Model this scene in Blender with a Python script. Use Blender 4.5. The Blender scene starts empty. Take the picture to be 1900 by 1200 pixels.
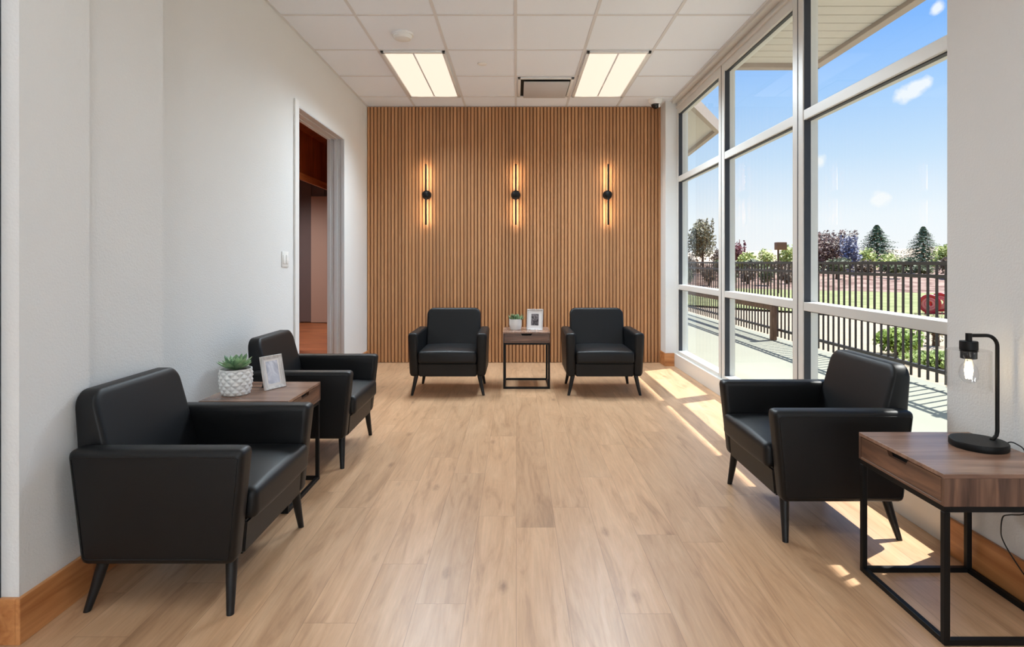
import bpy, bmesh, math, random
from mathutils import Vector, Matrix
random.seed(7)
PI = math.pi
S = bpy.context.scene
COL = S.collection

# ------------------------------------------------------------------ camera
FPX, EYE = 1066.0, 1.205
cam_d = bpy.data.cameras.new('camera')
cam = bpy.data.objects.new('camera', cam_d); COL.objects.link(cam)
cam.location = (0, 0, EYE); cam.rotation_euler = (PI/2, 0, 0)
cam_d.sensor_fit = 'HORIZONTAL'; cam_d.sensor_width = 36
cam_d.lens = FPX/1900*36
cam_d.shift_x = -8/1900; cam_d.shift_y = -114/1900
cam_d.clip_start = .05; cam_d.clip_end = 2000
S.camera = cam

# ------------------------------------------------------------------ world (sky with a few small clouds)
def px_dir(px, py):
    v = Vector(((px-958)/FPX, 1, (486-py)/FPX)); v.normalize(); return v
W = bpy.data.worlds.new('sky'); S.world = W; W.use_nodes = True
nt = W.node_tree; nt.nodes.clear(); N = nt.nodes.new; L = nt.links.new
out = N('ShaderNodeOutputWorld'); bg = N('ShaderNodeBackground'); tc = N('ShaderNodeTexCoord')
sep = N('ShaderNodeSeparateXYZ'); L(tc.outputs['Generated'], sep.inputs[0])
ramp = N('ShaderNodeValToRGB'); L(sep.outputs['Z'], ramp.inputs[0])
cr = ramp.color_ramp
cr.elements[0].position = 0.0; cr.elements[0].color = (.97, .97, .99, 1)
cr.elements[1].position = .07; cr.elements[1].color = (.88, .94, 1.0, 1)
for p, c in ((.16, (.60, .78, .99, 1)), (.25, (.40, .64, 1.0, 1)), (.34, (.22, .48, 1.0, 1)), (1, (.12, .30, .80, 1))):
    e = cr.elements.new(p); e.color = c
noise = N('ShaderNodeTexNoise'); noise.inputs['Scale'].default_value = 34; noise.inputs['Detail'].default_value = 5
L(tc.outputs['Generated'], noise.inputs['Vector'])
acc = None
for (cx, cy, r) in ((1682,176,.019), (1694,166,.021), (1706,158,.018), (1717,152,.015), (1635,365,.017), (1626,369,.010), (1523,297,.015), (1738,14,.012)):
    d = N('ShaderNodeVectorMath'); d.operation = 'DISTANCE'; d.inputs[1].default_value = px_dir(cx, cy)
    L(tc.outputs['Generated'], d.inputs[0])
    mr = N('ShaderNodeMapRange'); mr.inputs['From Min'].default_value = r; mr.inputs['From Max'].default_value = 0
    L(d.outputs['Value'], mr.inputs['Value'])
    if acc is None: acc = mr.outputs[0]
    else:
        mx = N('ShaderNodeMath'); mx.operation = 'MAXIMUM'; L(acc, mx.inputs[0]); L(mr.outputs[0], mx.inputs[1]); acc = mx.outputs[0]
add = N('ShaderNodeMath'); add.operation = 'MULTIPLY_ADD'; L(noise.outputs[0], add.inputs[0]); add.inputs[1].default_value = 2.2
L(acc, add.inputs[2])
gate = N('ShaderNodeMapRange'); gate.inputs['From Min'].default_value = 1.36; gate.inputs['From Max'].default_value = 1.85; gate.inputs['To Max'].default_value = .85
L(add.outputs[0], gate.inputs['Value'])
g2 = N('ShaderNodeMath'); g2.operation = 'GREATER_THAN'; L(acc, g2.inputs[0]); g2.inputs[1].default_value = .001
g3 = N('ShaderNodeMath'); g3.operation = 'MULTIPLY'; L(gate.outputs[0], g3.inputs[0]); L(g2.outputs[0], g3.inputs[1])
mixc = N('ShaderNodeMix'); mixc.data_type = 'RGBA'; L(g3.outputs[0], mixc.inputs[0]); L(ramp.outputs[0], mixc.inputs[6]); mixc.inputs[7].default_value = (.97,.98,1,1)
L(mixc.outputs[2], bg.inputs[0]); bg.inputs[1].default_value = .95
L(bg.outputs[0], out.inputs[0])

# ------------------------------------------------------------------ sun, view settings
sun_d = bpy.data.lights.new('sun', 'SUN'); sun_d.energy = 8.2; sun_d.angle = math.radians(.6); sun_d.color = (1, .97, .93)
sun = bpy.data.objects.new('sun', sun_d); COL.objects.link(sun); sun.location = (12, 8, 20)
SUNV = Vector((.61, .295, 1.0)).normalized()
sun.rotation_euler = SUNV.to_track_quat('Z', 'Y').to_euler()
S.view_settings.view_transform = 'Standard'; S.view_settings.look = 'None'
S.view_settings.gamma = 1; S.view_settings.exposure = 0.17; S.view_settings.use_curve_mapping = False
PANEL_EMIT = .95       # what the ceiling panels give off
FRONT_W, REAR_FILL_W = 235, 28
FILL_GLOBE_EMIT = 50       # two unseen white globes added behind the camera as fill
REAR_FILL_EMIT = 2.5         # unseen ceiling panels added behind the camera as fill

# ------------------------------------------------------------------ materials
def new_mat(name):
    m = bpy.data.materials.new(name); m.use_nodes = True
    t = m.node_tree; b = t.nodes['Principled BSDF']; return m, t, b
def srgb(r, g, b):
    f = lambda c: (c/255/12.92) if c/255 <= .04045 else ((c/255+.055)/1.055)**2.4
    return (f(r), f(g), f(b), 1)
def objmap(t, scale=(1,1,1), rot=(0,0,0)):
    c = t.nodes.new('ShaderNodeTexCoord'); m = t.nodes.new('ShaderNodeMapping')
    m.inputs['Scale'].default_value = scale; m.inputs['Rotation'].default_value = rot
    t.links.new(c.outputs['Object'], m.inputs[0]); return m.outputs[0]
def plain(name, col, rough=.5, metal=0, bump=0, bscale=200, spec=None, vary=0, vscale=6, coat=0):
    m, t, b = new_mat(name)
    b.inputs['Base Color'].default_value = col; b.inputs['Roughness'].default_value = rough; b.inputs['Metallic'].default_value = metal
    if spec is not None: b.inputs['Specular IOR Level'].default_value = spec
    if coat: b.inputs['Coat Weight'].default_value = coat; b.inputs['Coat Roughness'].default_value = .2
    v = objmap(t)
    n = t.nodes.new('ShaderNodeTexNoise'); n.inputs['Scale'].default_value = vscale; n.inputs['Detail'].default_value = 4
    t.links.new(v, n.inputs[0])
    mx = t.nodes.new('ShaderNodeMix'); mx.data_type = 'RGBA'; t.links.new(n.outputs[0], mx.inputs[0])
    k = vary
    mx.inputs[6].default_value = tuple(c*(1-k) for c in col[:3])+(1,); mx.inputs[7].default_value = tuple(min(1,c*(1+k)) for c in col[:3])+(1,)
    t.links.new(mx.outputs[2], b.inputs['Base Color'])
    if bump:
        n2 = t.nodes.new('ShaderNodeTexNoise'); n2.inputs['Scale'].default_value = bscale; n2.inputs['Detail'].default_value = 3
        t.links.new(v, n2.inputs[0])
        bp = t.nodes.new('ShaderNodeBump'); bp.inputs['Strength'].default_value = bump; bp.inputs['Distance'].default_value = .002
        t.links.new(n2.outputs[0], bp.inputs['Height']); t.links.new(bp.outputs[0], b.inputs['Normal'])
    return m
def wood(name, c1, c2, axis=0, stretch=14, scale=3.2, rough=.45, seam=None, bump=.05):
    """streaked timber; the grain runs along the given local axis"""
    m, t, b = new_mat(name); sc = [stretch]*3; sc[axis] = 1
    v = objmap(t, sc)
    n = t.nodes.new('ShaderNodeTexNoise'); n.inputs['Scale'].default_value = scale; n.inputs['Detail'].default_value = 7; n.inputs['Distortion'].default_value = .6
    t.links.new(v, n.inputs[0])
    r = t.nodes.new('ShaderNodeValToRGB'); r.color_ramp.elements[0].position = .32; r.color_ramp.elements[1].position = .70
    r.color_ramp.elements[0].color = c1; r.color_ramp.elements[1].color = c2
    t.links.new(n.outputs[0], r.inputs[0]); t.links.new(r.outputs[0], b.inputs['Base Color'])
    b.inputs['Roughness'].default_value = rough
    bp = t.nodes.new('ShaderNodeBump'); bp.inputs['Strength'].default_value = bump; bp.inputs['Distance'].default_value = .001
    t.links.new(n.outputs[0], bp.inputs['Height']); t.links.new(bp.outputs[0], b.inputs['Normal'])
    return m
def emit(name, col, s):
    m, t, b = new_mat(name)
    b.inputs['Base Color'].default_value = (.12,.12,.12,1)
    b.inputs['Emission Color'].default_value = col; b.inputs['Emission Strength'].default_value = s
    return m
def floor_mat():
    m, t, b = new_mat('oak_plank_floor')
    nd = t.nodes.new; lk = t.links.new
    tc = nd('ShaderNodeTexCoord'); se = nd('ShaderNodeSeparateXYZ'); lk(tc.outputs['Object'], se.inputs[0])
    def mth(op, a, b=None, c=None):
        n_ = nd('ShaderNodeMath'); n_.operation = op
        for k_, q in enumerate((a, b, c)):
            if q is None: continue
            if isinstance(q, (int, float)): n_.inputs[k_].default_value = q
            else: lk(q, n_.inputs[k_])
        return n_.outputs[0]
    rx = mth('DIVIDE', se.outputs[0], .178); row = mth('FLOOR', rx); fx = mth('FRACT', rx)
    wr = nd('ShaderNodeTexWhiteNoise'); wr.noise_dimensions = '1D'; lk(row, wr.inputs['W'])
    ry = mth('ADD', mth('DIVIDE', se.outputs[1], 1.25), mth('MULTIPLY', wr.outputs[0], 5)); cel = mth('FLOOR', ry); fy = mth('FRACT', ry)
    wp = nd('ShaderNodeTexWhiteNoise'); wp.noise_dimensions = '2D'; cv = nd('ShaderNodeCombineXYZ'); lk(row, cv.inputs[0]); lk(cel, cv.inputs[1]); lk(cv.outputs[0], wp.inputs['Vector'])
    pid = wp.outputs['Value']
    ex = mth('ABSOLUTE', mth('SUBTRACT', fx, .5)); ey = mth('ABSOLUTE', mth('SUBTRACT', fy, .5))
    sx_ = mth('GREATER_THAN', ex, .5-.0065); sy_ = mth('GREATER_THAN', ey, .5-.0009); seamf = mth('MAXIMUM', sx_, sy_)
    sw = nd('ShaderNodeCombineXYZ'); lk(se.outputs[1], sw.inputs[0]); lk(se.outputs[0], sw.inputs[1]); v = sw.outputs[0]
    sp = nd('ShaderNodeCombineXYZ'); off = mth('MULTIPLY', pid, 23); lk(off, sp.inputs[0]); lk(off, sp.inputs[2])
    va = nd('ShaderNodeVectorMath'); va.operation = 'ADD'; lk(v, va.inputs[0]); lk(sp.outputs[0], va.inputs[1])
    mp = nd('ShaderNodeMapping'); mp.inputs['Scale'].default_value = (1.0, 7, 1); lk(va.outputs[0], mp.inputs[0])
    n = nd('ShaderNodeTexNoise'); n.inputs['Scale'].default_value = 1.5; n.inputs['Detail'].default_value = 8; n.inputs['Distortion'].default_value = 1.4; n.inputs['Roughness'].default_value = .62
    lk(mp.outputs[0], n.inputs[0])
    r = nd('ShaderNodeValToRGB'); e = r.color_ramp.elements
    e[0].position = .30; e[0].color = srgb(172,133,99); e[1].position = .72; e[1].color = srgb(212,173,136)
    k = r.color_ramp.elements.new(.46); k.color = srgb(197,156,119)
    lk(n.outputs[0], r.inputs[0])
    mpf = nd('ShaderNodeMapping'); mpf.inputs['Scale'].default_value = (2.2, 38, 1); lk(va.outputs[0], mpf.inputs[0])
    nf = nd('ShaderNodeTexNoise'); nf.inputs['Scale'].default_value = 2.4; nf.inputs['Detail'].default_value = 6; nf.inputs['Roughness'].default_value = .7; lk(mpf.outputs[0], nf.inputs[0])
    fr_ = nd('ShaderNodeMapRange'); fr_.inputs['From Min'].default_value = .3; fr_.inputs['From Max'].default_value = .7; fr_.inputs['To Min'].default_value = .88; fr_.inputs['To Max'].default_value = 1.08; lk(nf.outputs[0], fr_.inputs['Value'])
    mf = nd('ShaderNodeMix'); mf.data_type = 'RGBA'; mf.blend_type = 'MULTIPLY'; mf.inputs[0].default_value = 1; lk(r.outputs[0], mf.inputs[6]); lk(fr_.outputs[0], mf.inputs[7])
    # plank tone
    tn = nd('ShaderNodeMix'); tn.data_type = 'RGBA'; tn.blend_type = 'MULTIPLY'; tn.inputs[0].default_value = 1
    tr = nd('ShaderNodeMapRange'); tr.inputs['To Min'].default_value = .90; tr.inputs['To Max'].default_value = 1.06; lk(pid, tr.inputs['Value'])
    lk(mf.outputs[2], tn.inputs[6]); lk(tr.outputs[0], tn.inputs[7])
    # knots
    mp2 = nd('ShaderNodeMapping'); mp2.inputs['Scale'].default_value = (2.2, 5.5, 1); lk(va.outputs[0], mp2.inputs[0])
    vo = nd('ShaderNodeTexVoronoi'); vo.inputs['Scale'].default_value = 1.0; lk(mp2.outputs[0], vo.inputs['Vector'])
    kn = nd('ShaderNodeMapRange'); kn.inputs['From Min'].default_value = .02; kn.inputs['From Max'].default_value = .13; kn.inputs['To Min'].default_value = .95; kn.inputs['To Max'].default_value = 0
    lk(vo.outputs['Distance'], kn.inputs['Value'])
    n3 = nd('ShaderNodeTexNoise'); n3.inputs['Scale'].default_value = 18; lk(mp2.outputs[0], n3.inputs[0])
    k2 = nd('ShaderNodeMath'); k2.operation = 'MULTIPLY'; lk(kn.outputs[0], k2.inputs[0]); lk(n3.outputs[0], k2.inputs[1])
    mk = nd('ShaderNodeMix'); mk.data_type = 'RGBA'; lk(k2.outputs[0], mk.inputs[0]); lk(tn.outputs[2], mk.inputs[6]); mk.inputs[7].default_value = srgb(105,68,44)
    ms = nd('ShaderNodeMix'); ms.data_type = 'RGBA'; sm = nd('ShaderNodeMath'); sm.operation = 'MULTIPLY'; sm.inputs[1].default_value = .38
    lk(seamf, sm.inputs[0]); lk(sm.outputs[0], ms.inputs[0]); lk(mk.outputs[2], ms.inputs[6]); ms.inputs[7].default_value = srgb(96,66,44)
    lk(ms.outputs[2], b.inputs['Base Color'])
    b.inputs['Roughness'].default_value = .36; b.inputs['Specular IOR Level'].default_value = .45
    bp = nd('ShaderNodeBump'); bp.inputs['Strength'].default_value = .12; bp.inputs['Distance'].default_value = .001; bp.invert = True
    lk(seamf, bp.inputs['Height']); lk(bp.outputs[0], b.inputs['Normal'])
    return m
def slat_mat():
    """each slat its own tone of stained oak"""
    m, t, b = new_mat('oak_slats'); nd = t.nodes.new; lk = t.links.new
    c = nd('ShaderNodeTexCoord'); s = nd('ShaderNodeSeparateXYZ'); lk(c.outputs['Object'], s.inputs[0])
    dv = nd('ShaderNodeMath'); dv.operation = 'DIVIDE'; dv.inputs[1].default_value = .0415; lk(s.outputs[0], dv.inputs[0])
    fl = nd('ShaderNodeMath'); fl.operation = 'FLOOR'; lk(dv.outputs[0], fl.inputs[0])
    wn = nd('ShaderNodeTexWhiteNoise'); wn.noise_dimensions = '1D'; lk(fl.outputs[0], wn.inputs['W'])
    mp = nd('ShaderNodeMapping'); mp.inputs['Scale'].default_value = (30, 30, 1.1); lk(c.outputs['Object'], mp.inputs[0])
    n = nd('ShaderNodeTexNoise'); n.inputs['Scale'].default_value = 1.6; n.inputs['Detail'].default_value = 6; lk(mp.outputs[0], n.inputs[0])
    mx = nd('ShaderNodeMix'); mx.data_type = 'RGBA'; lk(n.outputs[0], mx.inputs[0])
    mx.inputs[6].default_value = srgb(166,112,70); mx.inputs[7].default_value = srgb(202,151,104)
    ml = nd('ShaderNodeMix'); ml.data_type = 'RGBA'; ml.blend_type = 'MULTIPLY'; ml.inputs[0].default_value = 1
    mr = nd('ShaderNodeMapRange'); mr.inputs['To Min'].default_value = .80; mr.inputs['To Max'].default_value = 1.1; lk(wn.outputs[0], mr.inputs['Value'])
    lk(mx.outputs[2], ml.inputs[6]); lk(mr.outputs[0], ml.inputs[7]); lk(ml.outputs[2], b.inputs['Base Color'])
    b.inputs['Roughness'].default_value = .5
    return m
def glass_mat(name, fac=1.0, tint=(1,1,1,1)):
    m = bpy.data.materials.new(name); m.use_nodes = True; t = m.node_tree; t.nodes.clear()
    o = t.nodes.new('ShaderNodeOutputMaterial'); mx = t.nodes.new('ShaderNodeMixShader')
    tr = t.nodes.new('ShaderNodeBsdfTransparent'); gl = t.nodes.new('ShaderNodeBsdfGlossy'); fr = t.nodes.new('ShaderNodeFresnel')
    tr.inputs[0].default_value = tint; gl.inputs['Roughness'].default_value = 0.0; fr.inputs[0].default_value = 1.45
    mu = t.nodes.new('ShaderNodeMath'); mu.operation = 'MULTIPLY'; mu.inputs[1].default_value = fac
    ge = t.nodes.new('ShaderNodeNewGeometry'); m1 = t.nodes.new('ShaderNodeMath'); m1.operation = 'SUBTRACT'; m1.inputs[0].default_value = 1
    m2 = t.nodes.new('ShaderNodeMath'); m2.operation = 'MULTIPLY'; t.links.new(ge.outputs['Backfacing'], m1.inputs[1])
    t.links.new(fr.outputs[0], m2.inputs[0]); t.links.new(m1.outputs[0], m2.inputs[1])
    t.links.new(m2.outputs[0], mu.inputs[0]); t.links.new(mu.outputs[0], mx.inputs[0])
    t.links.new(tr.outputs[0], mx.inputs[1]); t.links.new(gl.outputs[0], mx.inputs[2]); t.links.new(mx.outputs[0], o.inputs[0])
    return m
def leaf_mat(name, c1, c2, scale=3, rough=.6):
    m, t, b = new_mat(name)
    n = t.nodes.new('ShaderNodeTexNoise'); n.inputs['Scale'].default_value = scale; n.inputs['Detail'].default_value = 4
    t.links.new(objmap(t), n.inputs[0])
    r = t.nodes.new('ShaderNodeValToRGB'); r.color_ramp.elements[0].position = .35; r.color_ramp.elements[1].position = .65
    r.color_ramp.elements[0].color = c1; r.color_ramp.elements[1].color = c2
    t.links.new(n.outputs[0], r.inputs[0]); t.links.new(r.outputs[0], b.inputs['Base Color']); b.inputs['Roughness'].default_value = rough
    return m

M = {}
M['wall'] = plain('wall_paint', srgb(226,227,226), .75, bump=.8, bscale=120, vary=.01)
M['ceil'] = plain('ceiling_tile', srgb(238,244,254), .9, bump=.5, bscale=260, vary=.035, vscale=190)
M['grid'] = plain('white_grid', srgb(218,218,220), .6)
M['white'] = plain('white_plastic', srgb(232,232,230), .45)
M['floor'] = floor_mat()
M['base'] = wood('stained_baseboard', srgb(164,100,52), srgb(208,146,92), axis=1, stretch=12, scale=2.2, rough=.4)
M['base_x'] = wood('stained_baseboard_end', srgb(164,100,52), srgb(208,146,92), axis=0, stretch=12, scale=2.2, rough=.4)
M['slat'] = slat_mat()
M['slat_back'] = plain('dark_felt', srgb(140,96,62), .8)
M['alu'] = plain('brushed_aluminium', srgb(222,221,216), .42, metal=.12, vary=.02)
M['gasket'] = plain('dark_gasket', srgb(44,48,56), .5)
M['glass'] = glass_mat('window_glass', .55, (.97,.985,.98,1))
M['jamb'] = plain('grey_metal_jamb', srgb(206,208,210), .5)
M['leather'] = plain('black_leather', srgb(13,14,16), .45, bump=.16, bscale=420, vary=.08, vscale=3, spec=.32)
M['seam'] = plain('leather_seam', srgb(12,12,13), .55, spec=.3)
M['leg'] = plain('black_leg', srgb(20,21,23), .42, spec=.35)
M['metal'] = plain('black_metal', srgb(12,12,13), .5, spec=.25)
M['walnut_x'] = wood('walnut_along', srgb(78,54,42), srgb(148,108,84), axis=0, stretch=11, scale=2.6, rough=.36)
M['walnut_y'] = wood('walnut_deep', srgb(112,82,68), srgb(160,126,106), axis=1, stretch=11, scale=2.6, rough=.26)
M['walnut_z'] = wood('walnut_upright', srgb(66,44,35), srgb(132,98,78), axis=2, stretch=12, scale=2.6, rough=.4)
M['dark'] = plain('recess_shade', srgb(16,14,13), .9)  # near-black colour painting the shade inside recesses
M['ceramic'] = plain('white_ceramic', srgb(232,230,226), .4, coat=.2)
M['soil'] = plain('potting_soil', srgb(58,44,34), .95, bump=.6, bscale=90)
M['succ'] = leaf_mat('succulent_green', srgb(84,122,88), srgb(158,188,140), 14, .45)
M['succ2'] = leaf_mat('succulent_dark', srgb(52,82,50), srgb(150,176,128), 22, .5)
M['frame'] = wood('whitewashed_frame', srgb(188,182,178), srgb(226,222,218), axis=2, stretch=9, scale=8, rough=.6)
M['mat'] = plain('mat_board', srgb(233,228,224), .8)
M['clear'] = glass_mat('clear_lamp_glass', 1.3, (.99,.99,.99,1))
M['cable'] = plain('black_cable', srgb(18,18,18), .5)
M['concrete'] = plain('pale_concrete', srgb(154,154,139), .85, vary=.06, vscale=2.5, bump=.3, bscale=60)
M['gravel'] = plain('tan_gravel', srgb(184,166,142), .95, vary=.32, vscale=9, bump=1, bscale=30)
M['lawn'] = leaf_mat('lawn_green', srgb(132,138,80), srgb(168,168,112), 1.6, .9)
M['bank'] = leaf_mat('red_rock_bank', srgb(112,76,62), srgb(182,152,134), 1.3, .95)
M['fence'] = plain('black_fence_paint', srgb(38,33,32), .5)
M['bollard'] = wood('weathered_wood', srgb(86,66,54), srgb(128,102,86), axis=2, stretch=8, scale=5, rough=.8)
M['soffit'] = plain('soffit_board', srgb(206,200,190), .8, vary=.03)
M['fascia'] = plain('fascia_board', srgb(172,158,146), .7, vary=.04)
M['ext'] = plain('stucco', srgb(190,180,166), .9, vary=.05)
M['hill'] = leaf_mat('dry_hill', srgb(206,180,152), srgb(226,206,182), .02, 1)
M['bark'] = wood('bark', srgb(70,52,42), srgb(112,88,70), axis=2, stretch=5, scale=6, rough=.9)
M['red'] = plain('red_plastic', srgb(190,34,46), .4)
M['pink'] = plain('pale_red_hose', srgb(226,120,124), .5)
M['hall_wood'] = wood('reddish_panelling', srgb(120,62,30), srgb(176,104,58), axis=2, stretch=10, scale=1.4, rough=.5)
M['hall_floor'] = wood('reddish_floor', srgb(140,78,44), srgb(196,124,80), axis=0, stretch=6, scale=2, rough=.4)
M['hall_panel'] = plain('mauve_grey_panel', srgb(120,108,110), .6, vary=.05)

# ------------------------------------------------------------------ mesh helpers
def link_obj(name, bm, mat, parent=None, smooth=35, mats=None):
    me = bpy.data.meshes.new(name)
    bmesh.ops.recalc_face_normals(bm, faces=bm.faces)
    bm.to_mesh(me); bm.free()
    for m in (mats or [mat]): me.materials.append(m)
    if smooth:
        for p in me.polygons: p.use_smooth = True
        me.set_sharp_from_angle(angle=math.radians(smooth))
    o = bpy.data.objects.new(name, me); COL.objects.link(o)
    if parent: o.parent = parent
    return o
def add_box(bm, x0, x1, y0, y1, z0, z1, bev=0, seg=2, mi=0):
    r = bmesh.ops.create_cube(bm, size=1)
    vs = r['verts']
    for v in vs:
        v.co = Vector(((x0+x1)/2+v.co.x*(x1-x0), (y0+y1)/2+v.co.y*(y1-y0), (z0+z1)/2+v.co.z*(z1-z0)))
    fs = set(f for v in vs for f in v.link_faces)
    for f in fs: f.material_index = mi
    if bev:
        es = list(set(e for v in vs for e in v.link_edges))
        bmesh.ops.bevel(bm, geom=es, offset=bev, segments=seg, affect='EDGES', profile=.5)
def box(x0, x1, y0, y1, z0, z1, bev=0, seg=2):
    bm = bmesh.new(); add_box(bm, x0, x1, y0, y1, z0, z1, bev, seg); return bm
def add_prism(bm, pts, axis, a0, a1, mi=0):
    """polygon in the two other axes extruded along axis; pts in (u,v) = remaining axes in order"""
    def mk(u, v, a):
        return Vector((a,u,v)) if axis == 0 else Vector((u,a,v)) if axis == 1 else Vector((u,v,a))
    A = [bm.verts.new(mk(u,v,a0)) for u,v in pts]; B = [bm.verts.new(mk(u,v,a1)) for u,v in pts]
    n = len(pts); fs = [bm.faces.new(A), bm.faces.new(B)]
    for i in range(n): fs.append(bm.faces.new((A[i],A[(i+1)%n],B[(i+1)%n],B[i])))
    for f in fs: f.material_index = mi
    return A+B, fs
def add_lathe(bm, prof, seg=32, c=(0,0,0), mi=0, fn=None):
    rings = []
    for k, (r, z) in enumerate(prof):
        ring = []
        for i in range(seg):
            a = 2*PI*i/seg; rr = r if fn is None else fn(r, z, a, k)
            ring.append(bm.verts.new((c[0]+rr*math.cos(a), c[1]+rr*math.sin(a), c[2]+z)))
        rings.append(ring)
    for a, b in zip(rings, rings[1:]):
        for i in range(seg):
            f = bm.faces.new((a[i], a[(i+1)%seg], b[(i+1)%seg], b[i])); f.material_index = mi
    for ring in (rings[0], rings[-1]):
        if abs((ring[0].co-ring[seg//2].co).length) > 1e-5:
            f = bm.faces.new(ring); f.material_index = mi
def add_tube(bm, pts, r, seg=8, mi=0, closed=False, r1=None):
    pts = [Vector(p) for p in pts]; n = len(pts); rings = []; prev = None
    for i, p in enumerate(pts):
        if closed: d = pts[(i+1)%n]-pts[i-1]
        else: d = pts[min(i+1,n-1)]-pts[max(i-1,0)]
        d.normalize()
        if prev is None: u = d.orthogonal().normalized()
        else:
            u = prev-d*prev.dot(d)
            if u.length < 1e-6: u = d.orthogonal()
            u.normalize()
        prev = u; w = d.cross(u)
        rr = r if r1 is None else r+(r1-r)*i/(n-1)
        rings.append([bm.verts.new(p+(u*math.cos(2*PI*k/seg)+w*math.sin(2*PI*k/seg))*rr) for k in range(seg)])
    m = n if closed else n-1
    for i in range(m):
        a, b = rings[i], rings[(i+1)%n]
        for k in range(seg):
            f = bm.faces.new((a[k], a[(k+1)%seg], b[(k+1)%seg], b[k])); f.material_index = mi
    if not closed:
        for ring in (rings[0], rings[-1]):
            f = bm.faces.new(ring); f.material_index = mi
def tube(pts, r, seg=8, closed=False, r1=None):
    bm = bmesh.new(); add_tube(bm, pts, r, seg, 0, closed, r1); return bm
def arc(c, r, a0, a1, n, plane='xz'):
    o = []
    for i in range(n+1):
        a = a0+(a1-a0)*i/n; u, v = r*math.cos(a), r*math.sin(a)
        o.append((c[0]+u, c[1], c[2]+v) if plane == 'xz' else (c[0]+u, c[1]+v, c[2]))
    return o
def thing(name, label, cat, loc=(0,0,0), rz=0, group=None):
    o = bpy.data.objects.new(name, None); COL.objects.link(o)
    o.empty_display_size = .1; o.location = loc; o.rotation_euler = (0,0,rz)
    o['label'] = label; o['category'] = cat
    if group: o['group'] = group
    return o
def tag(o, label, cat, group=None, kind=None):
    o['label'] = label; o['category'] = cat
    if group: o['group'] = group
    if kind: o['kind'] = kind
    return o
def struct(name, bm, mat, label=None, parent=None, mats=None, smooth=0):
    o = link_obj(name, bm, mat, parent, smooth, mats)
    if parent is None: o['kind'] = 'structure'
    if label: o['label'] = label
    return o
def children(o): return [c for c in bpy.data.objects if c.parent == o]
def dup(root, loc, rz, label, group=None):
    r = root.copy(); COL.objects.link(r); r.location = loc; r.rotation_euler = (0,0,rz); r['label'] = label
    if group: r['group'] = group
    for ch in children(root):
        c = ch.copy(); COL.objects.link(c); c.parent = r
        for g in children(ch):
            d = g.copy(); COL.objects.link(d); d.parent = c
    return r

# ------------------------------------------------------------------ room shell
H = 3.07; DB = 6.906               # ceiling height, depth of the back wall
XL1, XL2, XL3 = -1.575, -1.605, -1.79
Y0, YP1, YP2 = 1.82, 2.12, 2.61
XR = 1.80; YR = 2.40; XS = 1.83; XW = 1.86
REAR, FARL = -5.0, -5.2
bm = bmesh.new()
add_box(bm, FARL, XR+.25, REAR, Y0, -.12, 0); add_box(bm, -1.98, 2.02, Y0, DB, -.12, 0)
struct('floor', bm, M['floor'], 'light oak plank floor of the waiting room')
bm = bmesh.new()
# left wall in its stepped sections with the doorway cut out
D0, D1, DH = 4.69, 5.98, 2.49
add_box(bm, -1.96, XL1, Y0, YP1, 0, H); add_box(bm, -1.96, XL2, YP1, YP2, 0, H)
add_box(bm, -1.96, XL3, YP2, D0, 0, H); add_box(bm, -1.96, XL3, D1, DB+.14, 0, H); add_box(bm, -1.96, XL3, D0, D1, DH, H)
struct('wall_left', bm, M['wall'], 'off-white textured left wall with shallow steps')
bm = bmesh.new(); add_box(bm, FARL, -1.69, Y0+.002, Y0+.12, 0, H)
struct('wall_entry', bm, M['wall'])
struct('trim_1', box(-1.70, -1.632, Y0-.03, Y0+.06, 0, H, .003), M['gasket'], 'dark metal frame at the left edge of the view')
struct('wall_back', box(-1.79, 2.0, DB, DB+.14, 0, H), M['wall'])
bm = bmesh.new(); add_box(bm, 1.73, 1.99, 6.66, DB+.002, 0, H)
struct('wall_corner', bm, M['wall'], 'white wall stub beside the window')
bm = bmesh.new(); add_box(bm, XR, XR+.22, REAR, YR, 0, H, 0)
struct('wall_right', bm, M['wall'], 'off-white textured wall behind the lamp table')
bm = bmesh.new(); add_box(bm, FARL-.12, FARL, REAR, Y0+.12, 0, H); struct('wall_far_left', bm, M['wall'])
bm = bmesh.new(); add_box(bm, FARL-.12, XR+.22, REAR-.12, REAR, 0, H); struct('wall_rear', bm, M['wall'])
# ceiling and its grid
bm = bmesh.new(); add_box(bm, FARL-.12, XR+.0, REAR-.12, Y0, H, H+.1); add_box(bm, -1.98, XR, Y0, DB+.1, H, H+.1)
ce = struct('ceiling', bm, M['ceil'], 'white acoustic tile ceiling')
bm = bmesh.new()
XG = [-.006+.605*n for n in range(-8, 4)]; YG = [6.476-.7137*n for n in range(0, 17)]
for x in XG:
    y1 = DB; y0 = REAR if x > -1.6 else REAR
    if x < -1.58: y1 = Y0
    if x < XR and x > FARL: add_box(bm, x-.012, x+.012, y0, y1, H-.004, H+.001)
for y in YG:
    x0 = -1.79 if y > Y0 else FARL
    add_box(bm, x0, XR, y-.012, y+.012, H-.0035, H+.001)
add_box(bm, XL3, XL3+.02, YP2, DB, H-.006, H+.001); add_box(bm, XR-.02, XR, 2.4, DB, H-.006, H+.001)
struct('ceiling_grid', bm, M['grid'], parent=ce)
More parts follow.
